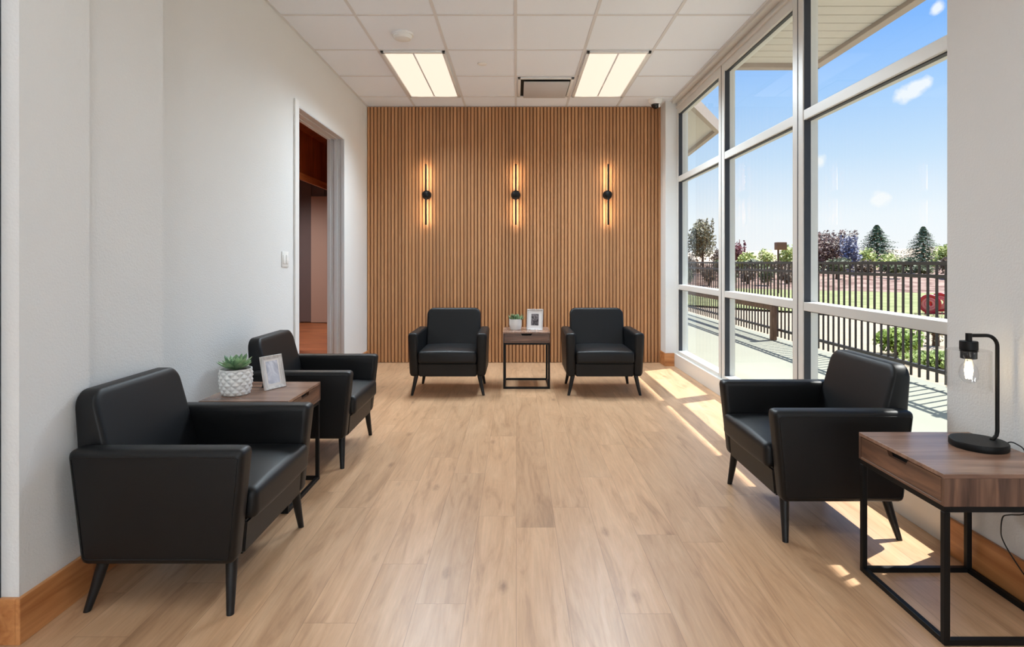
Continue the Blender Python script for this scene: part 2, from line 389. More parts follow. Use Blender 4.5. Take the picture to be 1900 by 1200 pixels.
# baseboards
def skirt(name, x0, x1, y0, y1, m='base', h=.145):
    return struct(name, box(x0, x1, y0, y1, 0, h, .003), M[m])
bm = bmesh.new(); add_box(bm, XL1, XL1+.015, Y0-.015, YP1+.0, 0, .145, .002)
add_box(bm, XL2, XL2+.015, YP1, YP2, 0, .145, .002); add_box(bm, XL3, XL3+.015, YP2, D0-.01, 0, .145, .002); add_box(bm, XL3, XL3+.015, D1+.02, DB-.03, 0, .145, .002)
add_box(bm, -1.63, XL1+.0, Y0-.015, Y0, 0, .145, .002)
struct('baseboard_left', bm, M['base'], 'stained wood baseboard along the left wall')
bm = bmesh.new(); add_box(bm, XR-.015, XR, REAR, YR+.015, 0, .15, .003); add_box(bm, XR-.002, XR+.028, YR, YR+.0155, 0, .15, .002)
struct('baseboard_right', bm, M['base'], 'stained wood baseboard under the lamp table')
bm = bmesh.new(); add_box(bm, 1.722, 1.83, 6.645, 6.66, 0, .15, .003); add_box(bm, 1.715, 1.73, 6.645, DB-.032, 0, .15, .003)
struct('baseboard_corner', bm, M['base_x'], 'short stained baseboard at the wall stub')
# slatted panel on the back wall
bm = bmesh.new()
add_box(bm, -1.788, 1.728, DB-.008, DB-.001, .002, H-.004, mi=1)
x = -1.7845; 
while x < 1.715:
    add_box(bm, x, x+.029, DB-.026, DB-.007, .004, H-.006, .0022, 1); x += .0415
sp = struct('wood_slat_panel', bm, None, 'warm oak vertical slat cladding covering the back wall', mats=[M['slat'], M['slat_back']], smooth=0)
sp.location.x = 0

# doorway in the left wall
d1 = bmesh.new()
def ribbed(bm, x0, x1, fixed, z0, z1, horiz=False, sgn=-1):
    n = 5; w = (x1-x0)/n
    for i in range(n):
        a = x0+i*w; t = .016 if i % 2 == 0 else .008
        if not horiz: add_box(bm, a, a+w, min(fixed, fixed+sgn*t), max(fixed, fixed+sgn*t), z0, z1, .002, 1)
        else: add_box(bm, a, a+w, z0, z1, fixed-t, fixed, .002, 1)
ribbed(d1, -1.965, XL3+.004, D1, 0, DH); ribbed(d1, -1.965, XL3+.004, D0, 0, DH, sgn=1)
ribbed(d1, -1.965, XL3+.004, DH, D0+.016, D1-.016, True)
struct('door_1', d1, M['jamb'], 'grey metal-lined doorway opening in the left wall')
struct('trim_2', box(XL3, XL3+.014, D0-.07, D0+.012, 0, DH+.035, .002), M['white'], 'thin white casing on the near side of the doorway')
# hallway beyond the doorway
HX = -3.05
struct('floor_hallway', box(-6.2, -1.98, 1.92, 11.5, -.12, 0), M['hall_floor'])
struct('ceiling_hallway', box(-6.2, -1.96, 1.92, 11.5, H, H+.1), M['hall_wood'])
bm = bmesh.new(); add_box(bm, HX-.12, HX, 1.92, 7.9, 0, H); add_box(bm, HX-.12, HX, 7.9, 11.4, 2.45, H)
struct('wall_hallway_left', bm, M['hall_wood'])
bm = bmesh.new(); add_box(bm, -1.96, -1.84, DB+.14, 11.4, 0, H); struct('wall_hallway_right', bm, M['hall_wood'])
bm = bmesh.new(); add_box(bm, -6.2, -1.84, 11.4, 11.52, 0, H)
for i in range(16): add_box(bm, -6.1+i*.26, -5.88+i*.26, 11.375, 11.4, .02, H-.02, .006, 1)
struct('wall_hallway_end', bm, M['hall_panel'])
bm = bmesh.new(); add_box(bm, -6.32, -6.2, 1.92, 11.5, 0, H); add_box(bm, -6.2, -1.96, 1.9, 2.0, 0, H); struct('wall_hallway_side', bm, M['hall_panel'])
bm = bmesh.new(); add_box(bm, HX, HX+.03, 7.9, 11.4, 2.36, 2.46, .004); add_box(bm, HX-.02, HX+.03, 7.86, 7.95, 0, 2.46, .004)
struct('trim_3', bm, M['base'], 'wooden casing of an opening in the hallway')

struct('door_2', box(-4.05, -3.70, 11.33, 11.37, .01, 2.5, .006), plain('pinkish_panel', srgb(196,170,158), .6), 'pinkish panel at the end of the hallway')
# ------------------------------------------------------------------ window wall on the right
MW = .14; MY = [6.66, 5.145, 3.73, 2.32]      # near edges of the mullions; the first is the far jamb
R1, R2 = (.89,.946), (2.125,2.19); ZB, ZT = .165, 2.915; XG0 = 1.905; XO = 1.96
bm = bmesh.new()
add_box(bm, XS, 1.99, 2.36, 6.66, 0, .15, .003)
struct('window_sill', bm, M['alu'], 'pale metal sill along the foot of the windows')
bm = bmesh.new()
add_box(bm, XR, XW+.01, 2.36, 6.66, H-.03, H+.02, .003); add_box(bm, XW, 1.99, 2.36, 6.66, 3.0, H+.02, .002)
add_box(bm, XW-.015, XW+.02, 2.36, 6.66, 2.985, 3.008, .004)
struct('trim_4', bm, M['alu'], 'metal head trim where ceiling meets the windows')
bays = [(5.145, 6.66), (3.73, 5.145), (2.30, 3.73)]
for i, (a, b) in enumerate(bays):
    bm = bmesh.new()
    j = .05 if i == 0 else MW
    add_box(bm, XW, XO, b-(.05 if i == 0 else 0), b+(0 if i == 0 else MW), .15, 3.0, .003, mi=0) if i == 0 else add_box(bm, XW, XO, b, b+MW, .15, 3.0, .003)
    lo = a+MW if i < 2 else a; hi = b-.05 if i == 0 else b
    if i == 2: add_box(bm, XW, XO, a, a+.06, .15, 3.0, .003); lo = a+.06
    add_box(bm, XW, XO, lo, hi, .15, ZB+.02, .002); add_box(bm, XW, XO, lo, hi, ZT, 3.0, .002)
    for r in (R1, R2):
        add_box(bm, XW+.004, XO, lo, hi, r[0], r[1], .003)
    # dark gaskets hugging the near faces of uprights and the edges of the rails
    add_box(bm, XW+.008, XG0+.004, hi-.006, hi, ZB+.02, ZT, mi=1)
    for zz in (ZT-.006, R2[0]-.006, R1[0]-.006): add_box(bm, XW+.02, XG0+.004, lo, hi, zz, zz+.006, mi=1)
    if i > 0:  # groove down the wide mullion
        add_box(bm, XW-.002, XW+.002, b+MW*.45, b+MW*.5, .15, 3.0, mi=1)
    w = struct('window_%d' % (i+1), bm, None, ['far bay of the window wall', 'middle bay of the window wall', 'near bay of the window wall'][i], mats=[M['alu'], M['gasket']])
    for z0, z1 in ((ZB+.02, R1[0]), (R1[1], R2[0]), (R2[1], ZT)):
        link_obj('pane', box(XG0, XG0+.008, lo-.002, hi+.002, z0-.002, z1+.002), M['glass'], w, 0)

# ------------------------------------------------------------------ ceiling fittings
def ceiling_panel(name, label, x, y, e, group, w=.57, l=1.39, watt=0, colr=(.80,.95,1.06)):
    t = thing(name, label, 'ceiling light', (x, y, H-.006), 0, group)
    bm = bmesh.new()
    for s in (-1, 1):
        add_box(bm, s*w/2-.0 if s < 0 else w/2-.028, s*w/2+.028 if s < 0 else w/2, -l/2, l/2, -.014, .004, .002)
        add_box(bm, -w/2, w/2, s*l/2-.0 if s < 0 else l/2-.03, s*l/2+.03 if s < 0 else l/2, -.014, .004, .002)
    link_obj('light_frame', bm, M['white'], t)
    bm = bmesh.new()
    for s in (-1, 1):
        add_prism(bm, [(s*.006,-.002), (s*.02,-.009), (s*.15,-.012), (s*(w/2-.03),-.004), (s*(w/2-.03),.002), (s*.006,.002)], 1, -l/2+.03, l/2-.03)
    link_obj('diffuser', bm, e, t)
    if watt:      # the fixture's own row of small light sources
        ld = bpy.data.lights.new('panel_led', 'SPOT'); ld.energy = watt/10; ld.color = colr; ld.spot_size = math.radians(142); ld.spot_blend = .95; ld.shadow_soft_size = 0
        for ix in (-1, 1):
            for iy in range(5):
                q = bpy.data.objects.new('led', ld); COL.objects.link(q); q.parent = t; q.location = (ix*w*.14, (iy-2)*l*.19, -.03)
                if y > 3 and x > -1.5: q.rotation_euler = (-.27, -.15 if x < 0 else 0, 0)
    link_obj('centre_bar', box(-.006, .006, -l/2+.03, l/2-.06, -.013, .0, .001), M['grid'], t)
    return t
FILL_GLOBE = emit('fill_globe_glow', (.84, .96, 1.06, 1), FILL_GLOBE_EMIT)
E1 = emit('warm_panel_light', (1.0, .82, .66, 1), PANEL_EMIT)
E2 = emit('rear_fill_panel', (1.0, .97, .93, 1), REAR_FILL_EMIT)
ceiling_panel('ceiling_light', 'warm rectangular ceiling light nearer the white left wall', -.9135, 5.757, E1, 'recessed warm ceiling lights', watt=FRONT_W)
ceiling_panel('ceiling_light', 'warm rectangular ceiling light nearer the windows', .9075, 5.757, E1, 'recessed warm ceiling lights', watt=FRONT_W)
for x, y in ((-.9135, .76), (.9075, .76), (-.9135, -2.1), (.9075, -2.1), (-3.33, -.66), (-3.33, -3.5)):
    ceiling_panel('ceiling_light', 'fill panel added over the unseen rear part of the room', x, y, E2, 'fill panels added behind the view', watt=REAR_FILL_W)  # panels out of view, added to brighten the room
for gx, lb in ((-.8, 'white fill globe added on the left behind the view'), (.8, 'white fill globe added on the right behind the view')):
    t = thing('fill_globe', lb, 'fill light', (gx, -4.0, 0))  # glowing globe on a stand, added out of view as fill light
    bm = bmesh.new(); add_lathe(bm, [(.0001,0),(.15,0),(.15,.015),(.02,.025),(.0001,.025)], 32); link_obj('lamp_base', bm, M['metal'], t, 40)
    link_obj('pole', tube([(0,0,.02),(0,0,.78)], .012, 10), M['metal'], t, 60)
    bm = bmesh.new(); bmesh.ops.create_uvsphere(bm, u_segments=32, v_segments=20, radius=.2)
    for v in bm.verts: v.co.z += .96
    link_obj('globe', bm, FILL_GLOBE, t, 60)
t = thing('smoke_detector', 'round white smoke detector on a ceiling tile', 'smoke detector', (-.93, 4.70, H))
bm = bmesh.new(); add_lathe(bm, [(.0,0),(.088,0),(.088,-.012),(.084,-.016)], 36); link_obj('base_plate', bm, M['white'], t)
bm = bmesh.new(); add_lathe(bm, [(.078,-.014),(.078,-.026),(.066,-.042),(.04,-.050),(0.0001,-.051)], 36); link_obj('sensor_cover', bm, M['white'], t)
bm = bmesh.new(); add_lathe(bm, [(.0001,-.001),(.045,-.001),(.045,-.006),(.038,-.010),(.0001,-.010)], 28)
o = link_obj('sprinkler_cover', bm, M['white']); o.location = (-.32, 5.4, H); tag(o, 'small flat round sprinkler cover between the two ceiling lights', 'sprinkler')
t = thing('air_vent', 'square grey air diffuser beside the right ceiling light', 'air vent', (.30, 6.12, H-.005))
bm = bmesh.new()
for a in ((-.285,.285,-.33,-.30),(-.285,.285,.30,.33),(-.285,-.255,-.33,.33),(.255,.285,-.33,.33)): add_box(bm, a[0],a[1],a[2],a[3],-.012,.003,.002)
link_obj('vent_frame', bm, M['white'], t)
link_obj('duct_shade', box(-.255,.255,-.30,.30,-.004,.002), M['dark'], t)  # flat dark plate painting the shade of the open duct
link_obj('diffuser_plate', box(-.222,.245,-.262,.298,-.030,-.018,.004), plain('vent_grey', srgb(196,196,198), .5), t)
link_obj('hanger', box(-.04,.04,-.03,.03,-.024,-.002), M['grid'], t)
t = thing('security_camera', 'small dome security camera in the ceiling corner by the windows', 'security camera', (1.60, 6.60, H-.001))
bm = bmesh.new(); add_lathe(bm, [(.0001,0),(.085,0),(.082,-.02),(.055,-.055),(.0001,-.055)], 28); link_obj('housing', bm, M['white'], t)
bm = bmesh.new(); add_lathe(bm, [(.05,-.055),(.05,-.07),(.04,-.09),(.02,-.102),(.0001,-.105)], 24); link_obj('dome', bm, plain('black_dome', srgb(14,14,16), .15), t)
link_obj('lens', box(.022,.04,-.055,-.035,-.098,-.06,.006), M['white'], t)

# light switch
t = thing('light_switch', 'white double light switch on left wall beside the doorway', 'light switch', (XL3, 4.44, 1.226))
link_obj('switch_plate', box(0, .006, -.062, .062, -.06, .06, .002), M['white'], t)
for s in (-.03, .03): link_obj('rocker', box(.005, .010, s-.017, s+.017, -.034, .034, .002), M['white'], t)

# ------------------------------------------------------------------ wall sconces
GLOW = emit('sconce_glow', (1.0, .74, .50, 1), 36)
def make_sconce(label, x):
    t = thing('wall_sconce', label, 'wall light', (x, DB-.030, 2.006), 0, 'linear sconces on the slat wall')
    bm = bmesh.new(); r = bmesh.ops.create_uvsphere(bm, u_segments=24, v_segments=16, radius=.048)
    for v in bm.verts: v.co.y = v.co.y*.7-.055
    link_obj('hub', bm, M['metal'], t, 60)
    bm = bmesh.new(); add_lathe(bm, [(.0001,0),(.055,0),(.055,.012),(.05,.016),(.0001,.016)], 32)
    bmesh.ops.rotate(bm, verts=bm.verts, cent=(0,0,0), matrix=Matrix.Rotation(PI/2, 3, 'X'))
    link_obj('wall_plate', bm, M['metal'], t)
    for s in (-1, 1):
        z0, z1 = sorted((s*.03, s*.36))
        b = link_obj('light_bar', box(-.010, .010, -.078, -.062, z0, z1, .003), M['metal'], t)
        zz0, zz1 = sorted((s*.06, s*.352))
        link_obj('light_strip', box(-.007, .007, -.061, -.056, zz0, zz1), GLOW, b, 0)
    return t
for l, x in (('black linear wall sconce nearest the white left wall', -1.072), ('black linear wall sconce in the middle, above the small side table', -.006),
             ('black linear wall sconce nearest the windows', 1.09)):
    make_sconce(l, x)

# ------------------------------------------------------------------ armchairs
def make_chair(label, loc, rz):
    t = thing('armchair', label, 'armchair', loc, rz, 'matching black leather armchairs')
    AH, BH = .567, .172
    for s in (-1, 1):
        bm = bmesh.new()
        vs, fs = add_prism(bm, [(-.262,BH), (.262,BH), (.300,AH), (-.302,AH)], 0, s*.262, s*.352)
        for v in bm.verts:                                   # sides draw in a little towards the base
            if v.co.z < .3 and abs(v.co.x) > .3: v.co.x -= s*.012
        top = [e for e in bm.edges if abs(e.verts[0].co.z-AH) < 1e-4 and abs(e.verts[1].co.z-AH) < 1e-4]
        bmesh.ops.bevel(bm, geom=list(bm.edges), offset=.026, segments=5, affect='EDGES', profile=.55)
        a = link_obj('arm', bm, M['leather'], t, 60)
        x = s*.3515
        pts = [(-.247,BH+.022), (.247,BH+.022), (.281,AH-.022), (-.283,AH-.022)]
        P = []
        for i in range(4):
            u0 = Vector(pts[i]); u1 = Vector(pts[(i+1)%4])
            for k in range(10):
                q = u0.lerp(u1, .02+.96*k/9); xx = x - s*.012*max(0, (AH-q.y)/(AH-BH))
                P.append((xx, q.x, q.y))
        link_obj('piping', tube(P, .0022, 6, True), M['seam'], a, 60)
    bm = bmesh.new()
    vs, fs = add_prism(bm, [(-.262,BH), (.258,BH), (.290,.50), (.245,.50), (.235,.292), (-.272,.292)], 0, -.262, .262)
    bmesh.ops.bevel(bm, geom=list(bm.edges), offset=.008, segments=3, affect='EDGES')
    link_obj('seat_base', bm, M['leather'], t, 50)
    # cushion
    bm = bmesh.new(); add_box(bm, -.263, .263, -.305, .215, .294, .402)
    bmesh.ops.bevel(bm, geom=list(bm.edges), offset=.030, segments=5, affect='EDGES', profile=.6)
    bmesh.ops.subdivide_edges(bm, edges=[e for e in bm.edges if e.calc_length() > .2], cuts=9, use_grid_fill=True)
    for v in bm.verts:
        u, w = v.co.x/.263, (v.co.y+.045)/.26
        if v.co.z > .35: v.co.z += .024*max(0, 1-u*u)*max(0, 1-w**4)
        if v.co.y < -.25: v.co.y -= .006*max(0, 1-u*u)
    c = link_obj('seat_cushion', bm, M['leather'], t, 60)
    P = [(-.245+.49*k/16, -.2975-.004*(1-(k/8-1)**2), .3895+.001*(1-(k/8-1)**2)) for k in range(17)]
    link_obj('piping', tube(P, .0025, 6), M['seam'], c, 60)
    # back
    bm = bmesh.new()
    zb, zt, wb, wt = .375, .747, .268, .262
    def ring(d, t_):
        pts = []; R = max(.062-d, .004); r = max(.022-d*.5, .003)
        def cor(cx, cz, rad, a0, a1, n):
            for q in range(n+1):
                a = a0+(a1-a0)*q/n; pts.append((cx+rad*math.cos(a), cz+rad*math.sin(a)))
        x = wb-d; top = zt-d; bot = zb+d
        cor(x-R, top-R, R, 0, PI/2, 8); cor(-x+R, top-R, R, PI/2, PI, 8); cor(-x+r, bot+r, r, PI, 1.5*PI, 4); cor(x-r, bot+r, r, 1.5*PI, 2*PI, 4)
        o = []
        for px_, pz in pts:
            u = (pz-zb)/(zt-zb); yf = .172+.104*u; yr = .318+.026*u
            o.append(bm.verts.new((px_*(1-.02*u), yf+(yr-yf)*t_, pz)))
        return o
    lay = [(.026*(1-math.sin(q*PI/10)), .0+.16*(1-math.cos(q*PI/10))) for q in range(6)]
    lay += [(.018*(1-math.cos(q*PI/8)), .84+.16*math.sin(q*PI/8)) for q in range(0, 5)]
    lay[0] = (.026, .0)
    rs = [ring(d, t_) for d, t_ in lay]
    for a, b in zip(rs, rs[1:]):
        for q in range(len(a)): bm.faces.new((a[q], a[(q+1)%len(a)], b[(q+1)%len(a)], b[q]))
    bm.faces.new(rs[0]); bm.faces.new(rs[-1])
    link_obj('backrest', bm, M['leather'], t, 60)
    legs = (((-.285,-.232,BH),(-.324,-.245,0)), ((.285,-.232,BH),(.324,-.245,0)), ((-.275,.215,BH),(-.306,.258,0)), ((.275,.215,BH),(.306,.258,0)))
    for a, b in legs:
        a, b = Vector(a), Vector(b); bm = bmesh.new()
        d = (b-a); add_tube(bm, [a+Vector((0,0,.01)), a.lerp(b,.5), b+Vector((0,0,.0))], .0205, 14, r1=.0125)
        for v in bm.verts:
            if v.co.z < .006: v.co.z = 0
        link_obj('leg', bm, M['leg'], t, 60)
    return t
ch = make_chair('black leather armchair at front left, in front of the stepped white wall', (-1.224, 2.29, 0), PI/2)
dup(ch, (-1.262, 3.68, 0), PI/2, 'black leather armchair against left wall, between picture-frame table and doorway')
dup(ch, (-.62, 5.44, 0), 0, 'black leather armchair before slat wall, left of the small table')
dup(ch, (.797, 5.44, 0), 0, 'black leather armchair before slat wall, nearest the windows')
dup(ch, (1.405, 2.80, 0), -PI/2, 'black leather armchair by the windows behind the lamp table')

# ------------------------------------------------------------------ side tables
def make_table(label, loc, rz):
    t = thing('side_table', label, 'side table', loc, rz, 'walnut side tables on black metal frames')
    w, d, T, B = .225, .215, .54, .438
    link_obj('table_top', box(-w, w, -d, d, T-.014, T, .0012, 1), M['walnut_y'], t, 30)
    bm = bmesh.new()
    for s in (-1, 1): add_box(bm, s*w-(.014 if s > 0 else 0), s*w+(.014 if s < 0 else 0), -d, d, B, T-.014, .0008, 1)
    add_box(bm, -w+.014, w-.014, d-.014, d, B, T-.014)
    link_obj('side_panel', bm, M['walnut_z'], t, 30)
    link_obj('bottom_panel', box(-w+.014, w-.014, -d, d-.014, B, B+.010, .0008, 1), M['walnut_x'], t, 30)
    dr = bmesh.new(); x0 = w-.016; zt, zb = T-.0165, B+.0125
    add_prism(dr, [(-x0,zb),(x0,zb),(x0,zt),(.055,zt),(.044,zt-.017),(-.044,zt-.017),(-.055,zt),(-x0,zt)], 1, -d+.001, -d+.016)
    dw = link_obj('drawer', dr, M['walnut_x'], t, 30)
    link_obj('slot_shade', box(-.062, .062, -d+.017, -d+.022, zt-.03, zt), M['dark'], dw, 0)  # dark plate behind the notch paints the shade inside the drawer
    r = .0095; W, D = w-.012, d-.012
    for sx in (-1, 1):
        for sy in (-1, 1):
            link_obj('leg', box(sx*W-r, sx*W+r, sy*D-r, sy*D+r, 0, B-.019, .0015, 1), M['metal'], t, 30)
    for nm, z0, z1 in (('lower_frame', 0, .019), ('upper_frame', B-.019, B)):
        bm = bmesh.new(); up = z0 > .1
        for q in (-1, 1):
            add_box(bm, -W+(-r if up else r), W+(r if up else -r), q*D-r, q*D+r, z0, z1, .0012, 1)
            add_box(bm, q*W-r, q*W+r, -D+r-.001, D-r+.001, z0, z1, .0012, 1)
        if not up:
            for qx in (-1, 1):
                for qy in (-1, 1): add_box(bm, qx*W-.008, qx*W+.008, qy*D-.008, qy*D+.008, z0+.001, z1)
        link_obj(nm, bm, M['metal'], t, 30)
    return t
tb = make_table('walnut side table between the two armchairs along the left wall', (-1.305, 2.972, 0), PI/2)
dup(tb, (.098, 5.67, 0), 0, 'walnut side table centred before the slat wall')
dup(tb, (1.556, 2.025, 0), -PI/2, 'walnut side table at front right carrying the lamp')

# ------------------------------------------------------------------ plants
TT = .5405
def leaf(bm, c, az, el, ln, wd, th, curl=.25):
    """a thick pointed succulent leaf"""
    d = Vector((math.cos(az)*math.cos(el), math.sin(az)*math.cos(el), math.sin(el)))
    side = Vector((-math.sin(az), math.cos(az), 0)); up = d.cross(side)*-1
    if up.z < 0: up = -up
    rings = []
    prof = [(0,.35),(.2,.7),(.45,1),(.7,.95),(.88,.55),(1,.04)]
    for s, k in prof:
        p = Vector(c)+d*ln*s+up*(curl*ln*s*s)
        ring = []
        for a in range(8):
            an = 2*PI*a/8
            ring.append(bm.verts.new(p+side*(wd/2*k*math.cos(an))+up*(th/2*k*math.sin(an))))
        rings.append(ring)
    for a, b in zip(rings, rings[1:]):
        for i in range(8): bm.faces.new((a[i], a[(i+1)%8], b[(i+1)%8], b[i]))
    bm.faces.new(rings[0]); bm.faces.new(rings[-1])
def potted(label, loc, R, HT, faceted):
    t = thing('potted_succulent', label, 'potted plant', loc)
    bm = bmesh.new(); rows = 25
    prof = [(.0001,0),(R*.80,0)]
    for k in range(rows+1): 
        u = k/rows; prof.append((R*(.86+.14*min(1, u*2.2)**.8), .004+(HT-.004)*u))
    prof += [(R*.93, HT), (R*.92, HT-.02), (.0001, HT-.021)]
    if faceted:
        def fn(r, z, a, k):
            if k < 2 or k > rows+1 or z > HT-.008: return r
            nA, nZ = 11, 3.6
            u = a/(2*PI)*nA; v = z/HT*nZ
            p, q = (u+v), (u-v)
            bumpv = abs(((p % 1)-.5)*2); bump2 = abs(((q % 1)-.5)*2)
            return r*(1+.13*(1-max(bumpv, bump2))-.05)
        add_lathe(bm, prof, 112, fn=fn)
    else: add_lathe(bm, prof, 48)
    link_obj('pot', bm, M['ceramic'], t, 20 if faceted else 45)
    bm = bmesh.new(); add_lathe(bm, [(.0001,HT-.014),(R*.90,HT-.014),(R*.90,HT-.02),(.0001,HT-.02)], 24); link_obj('soil', bm, M['soil'], t)
    bm = bmesh.new(); rnd = random.Random(3)
    if faceted:
        k = R/.075
        for n, el, ln, wd, off in ((8,.30,.092,.036,0),(8,.62,.088,.038,.4),(7,.92,.074,.036,.1),(5,1.2,.058,.030,.5),(3,1.4,.044,.024,0)):
            for i in range(n):
                leaf(bm, (0,0,HT-.008), off+2*PI*i/n+rnd.uniform(-.12,.12), el+rnd.uniform(-.08,.1), ln*k*rnd.uniform(.9,1.12), wd*k, .012*k, .16)
        link_obj('foliage', bm, M['succ'], t, 60)
    else:
        for i in range(54):
            a = rnd.uniform(0, 2*PI); rr = R*.72*math.sqrt(rnd.random())
            leaf(bm, (rr*math.cos(a), rr*math.sin(a), HT-.016), a+rnd.uniform(-.5,.5), rnd.uniform(.45,1.4), rnd.uniform(.045,.075), .013, .009, .1)
        link_obj('foliage', bm, M['succ2'], t, 60)
    return t
potted('green rosette succulent in a faceted white pot on the left side table', (-1.413, 2.895, TT), .076, .130, True)
potted('small leafy succulent in a smooth white pot on the table by the slat wall', (-.008, 5.66, TT), .062, .105, False)

# ------------------------------------------------------------------ picture frames
def picture_mat(name, c1, c2, sc, pos=(.4,.6)):
    m, t, b = new_mat(name)
    n = t.nodes.new('ShaderNodeTexNoise'); n.inputs['Scale'].default_value = sc; n.inputs['Detail'].default_value = 6; n.inputs['Distortion'].default_value = 1.2
    t.links.new(objmap(t), n.inputs[0])
    r = t.nodes.new('ShaderNodeValToRGB'); r.color_ramp.elements[0].position = pos[0]; r.color_ramp.elements[1].position = pos[1]
    r.color_ramp.elements[0].color = c1; r.color_ramp.elements[1].color = c2
    t.links.new(n.outputs[0], r.inputs[0]); t.links.new(r.outputs[0], b.inputs['Base Color']); b.inputs['Roughness'].default_value = .35
    return m
def picture(label, loc, rz, w, h, fr, mt, pic):
    t = thing('picture_frame', label, 'picture frame', loc, rz)
    tilt = math.radians(13)
    def lean(bm):
        bmesh.ops.rotate(bm, verts=bm.verts, cent=(0,0,0), matrix=Matrix.Rotation(-tilt, 3, 'X')); return bm
    bm = bmesh.new()
    o = [(-w/2,0),(w/2,0),(w/2,h),(-w/2,h)]; i = [(-w/2+fr,fr),(w/2-fr,fr),(w/2-fr,h-fr),(-w/2+fr,h-fr)]
    def V(p, y): return bm.verts.new((p[0], y, p[1]))
    of, ob, jf, jb = [V(p,0) for p in o], [V(p,.014) for p in o], [V(p,.005) for p in i], [V(p,.014) for p in i]
    om = [V((p[0]*.97, h/2+(p[1]-h/2)*.975), -.003) for p in o]
    for k in range(4):
        q = (k+1)%4
        bm.faces.new((of[k],of[q],om[q],om[k])); bm.faces.new((om[k],om[q],jf[q],jf[k])); bm.faces.new((jf[k],jf[q],jb[q],jb[k]))
        bm.faces.new((jb[k],jb[q],ob[q],ob[k])); bm.faces.new((ob[k],ob[q],of[q],of[k]))
    link_obj('frame_moulding', lean(bm), M['frame'], t, 20)
    link_obj('mat_board', lean(box(-w/2+fr, w/2-fr, .008, .0095, fr, h-fr)), M['mat'], t, 0)
    link_obj('photo_print', lean(box(-w/2+fr+mt, w/2-fr-mt, .0068, .0079, fr+mt*1.1, h-fr-mt*1.1)), pic, t, 0)
    link_obj('backing', lean(box(-w/2+.004, w/2-.004, .0142, .0165, .004, h-.004)), M['metal'], t, 0)
    bm = bmesh.new()
    y0 = .017*math.cos(tilt)+h*.62*math.sin(tilt)
    add_prism(bm, [(y0, h*.62*math.cos(tilt)), (y0+.003, h*.62*math.cos(tilt)), (y0+.052, 0), (y0+.044, 0)], 0, -.018, .018)
    link_obj('easel_stand', bm, M['metal'], t, 0)
    return t
picture('pale wooden photo frame leaning beside the faceted pot', (-1.262, 3.022, TT), math.radians(62), .128, .176, .018, .010,
        picture_mat('faded_photo', srgb(176,178,190), srgb(232,232,238), 14, (.35,.6)))
picture('white photo frame with a dark picture on the table by the slat wall', (.178, 5.63, TT), math.radians(-10), .158, .205, .010, .032,
        picture_mat('dark_photo', srgb(40,36,38), srgb(150,140,142), 30, (.42,.7)))

# ------------------------------------------------------------------ table lamp
t = thing('table_lamp', 'black table lamp with clear glass cylinder shade and glowing bulb', 'table lamp', (1.665, 2.07, TT))
bm = bmesh.new(); add_lathe(bm, [(.0001,0),(.086,0),(.088,.004),(.088,.020),(.085,.024),(.0001,.025)], 48); link_obj('lamp_base', bm, M['metal'], t, 40)
px = .068
P = [(px,0,.022), (px,0,.045)]
P = [(px-.022,0,.024), (px-.012,0,.030), (px-.003,0,.040), (px,0,.055), (px,0,.36)] + arc((px-.04,0,.36), .04, 0, PI/2, 8)[1:] + [(-.035,0,.40)]
link_obj('pole', tube(P, .0065, 12), M['metal'], t, 60)
bm = bmesh.new(); add_lathe(bm, [(.0001,.408),(.010,.408),(.010,.378),(.0001,.378)], 18, c=(-.035,0,0)); link_obj('joint', bm, M['metal'], t)
bm = bmesh.new(); add_lathe(bm, [(.0001,.380),(.027,.380),(.028,.377),(.028,.350),(.025,.348),(.025,.318),(.020,.316),(.0001,.316)], 28, c=(-.035,0,0)); link_obj('bulb_socket', bm, M['metal'], t, 40)
bm = bmesh.new(); add_lathe(bm, [(.024,.349),(.064,.349),(.066,.346),(.066,.205),(.063,.205),(.063,.343),(.024,.345)], 48, c=(-.035,0,0)); link_obj('lamp_shade', bm, M['clear'], t, 40)
bm = bmesh.new(); add_lathe(bm, [(.012,.317),(.014,.305),(.026,.285),(.030,.265),(.028,.247),(.018,.232),(.0001,.227)], 28, c=(-.035,0,0))
bulb = link_obj('light_bulb', bm, M['clear'], t, 60)
bm = bmesh.new()
for k in range(6):
    a = 2*PI*k/6; add_tube(bm, [(-.035+.006*math.cos(a), .006*math.sin(a), .305), (-.035+.012*math.cos(a), .012*math.sin(a), .275), (-.035+.008*math.cos(a), .008*math.sin(a), .245)], .0022, 6)
link_obj('filament', bm, emit('filament_glow', (1, .74, .42, 1), 26), bulb, 0)
# its cord
bm = bmesh.new()
P = [(1.748,2.06,TT+.008),(1.762,2.05,TT+.022),(1.775,2.035,TT+.018),(1.783,2.015,TT+.002),(1.788,2.0,TT-.06),(1.789,1.985,.45),(1.790,1.975,.38),(1.788,2.02,.32),(1.785,2.08,.29),(1.782,2.105,.27),(1.780,2.11,.22),(1.778,2.10,.19),(1.777,2.06,.15),
     (1.777,1.98,.09),(1.777,1.90,.04),(1.777,1.80,.006),(1.775,1.7,.0035),(1.77,1.5,.0035)]
def smooth(P, n=6):
    P = [Vector(p) for p in P]; o = []
    for i in range(len(P)-1):
        p0, p1, p2, p3 = P[max(i-1,0)], P[i], P[i+1], P[min(i+2,len(P)-1)]
        for k in range(n):
            t_ = k/n; o.append(.5*((2*p1)+(-p0+p2)*t_+(2*p0-5*p1+4*p2-p3)*t_**2+(-p0+3*p1-3*p2+p3)*t_**3))
    return o+[P[-1]]
o = link_obj('power_cord', tube(smooth(P), .0022, 8), M['cable'], None, 60); tag(o, 'thin black lamp cord hanging down the right wall', 'cord')

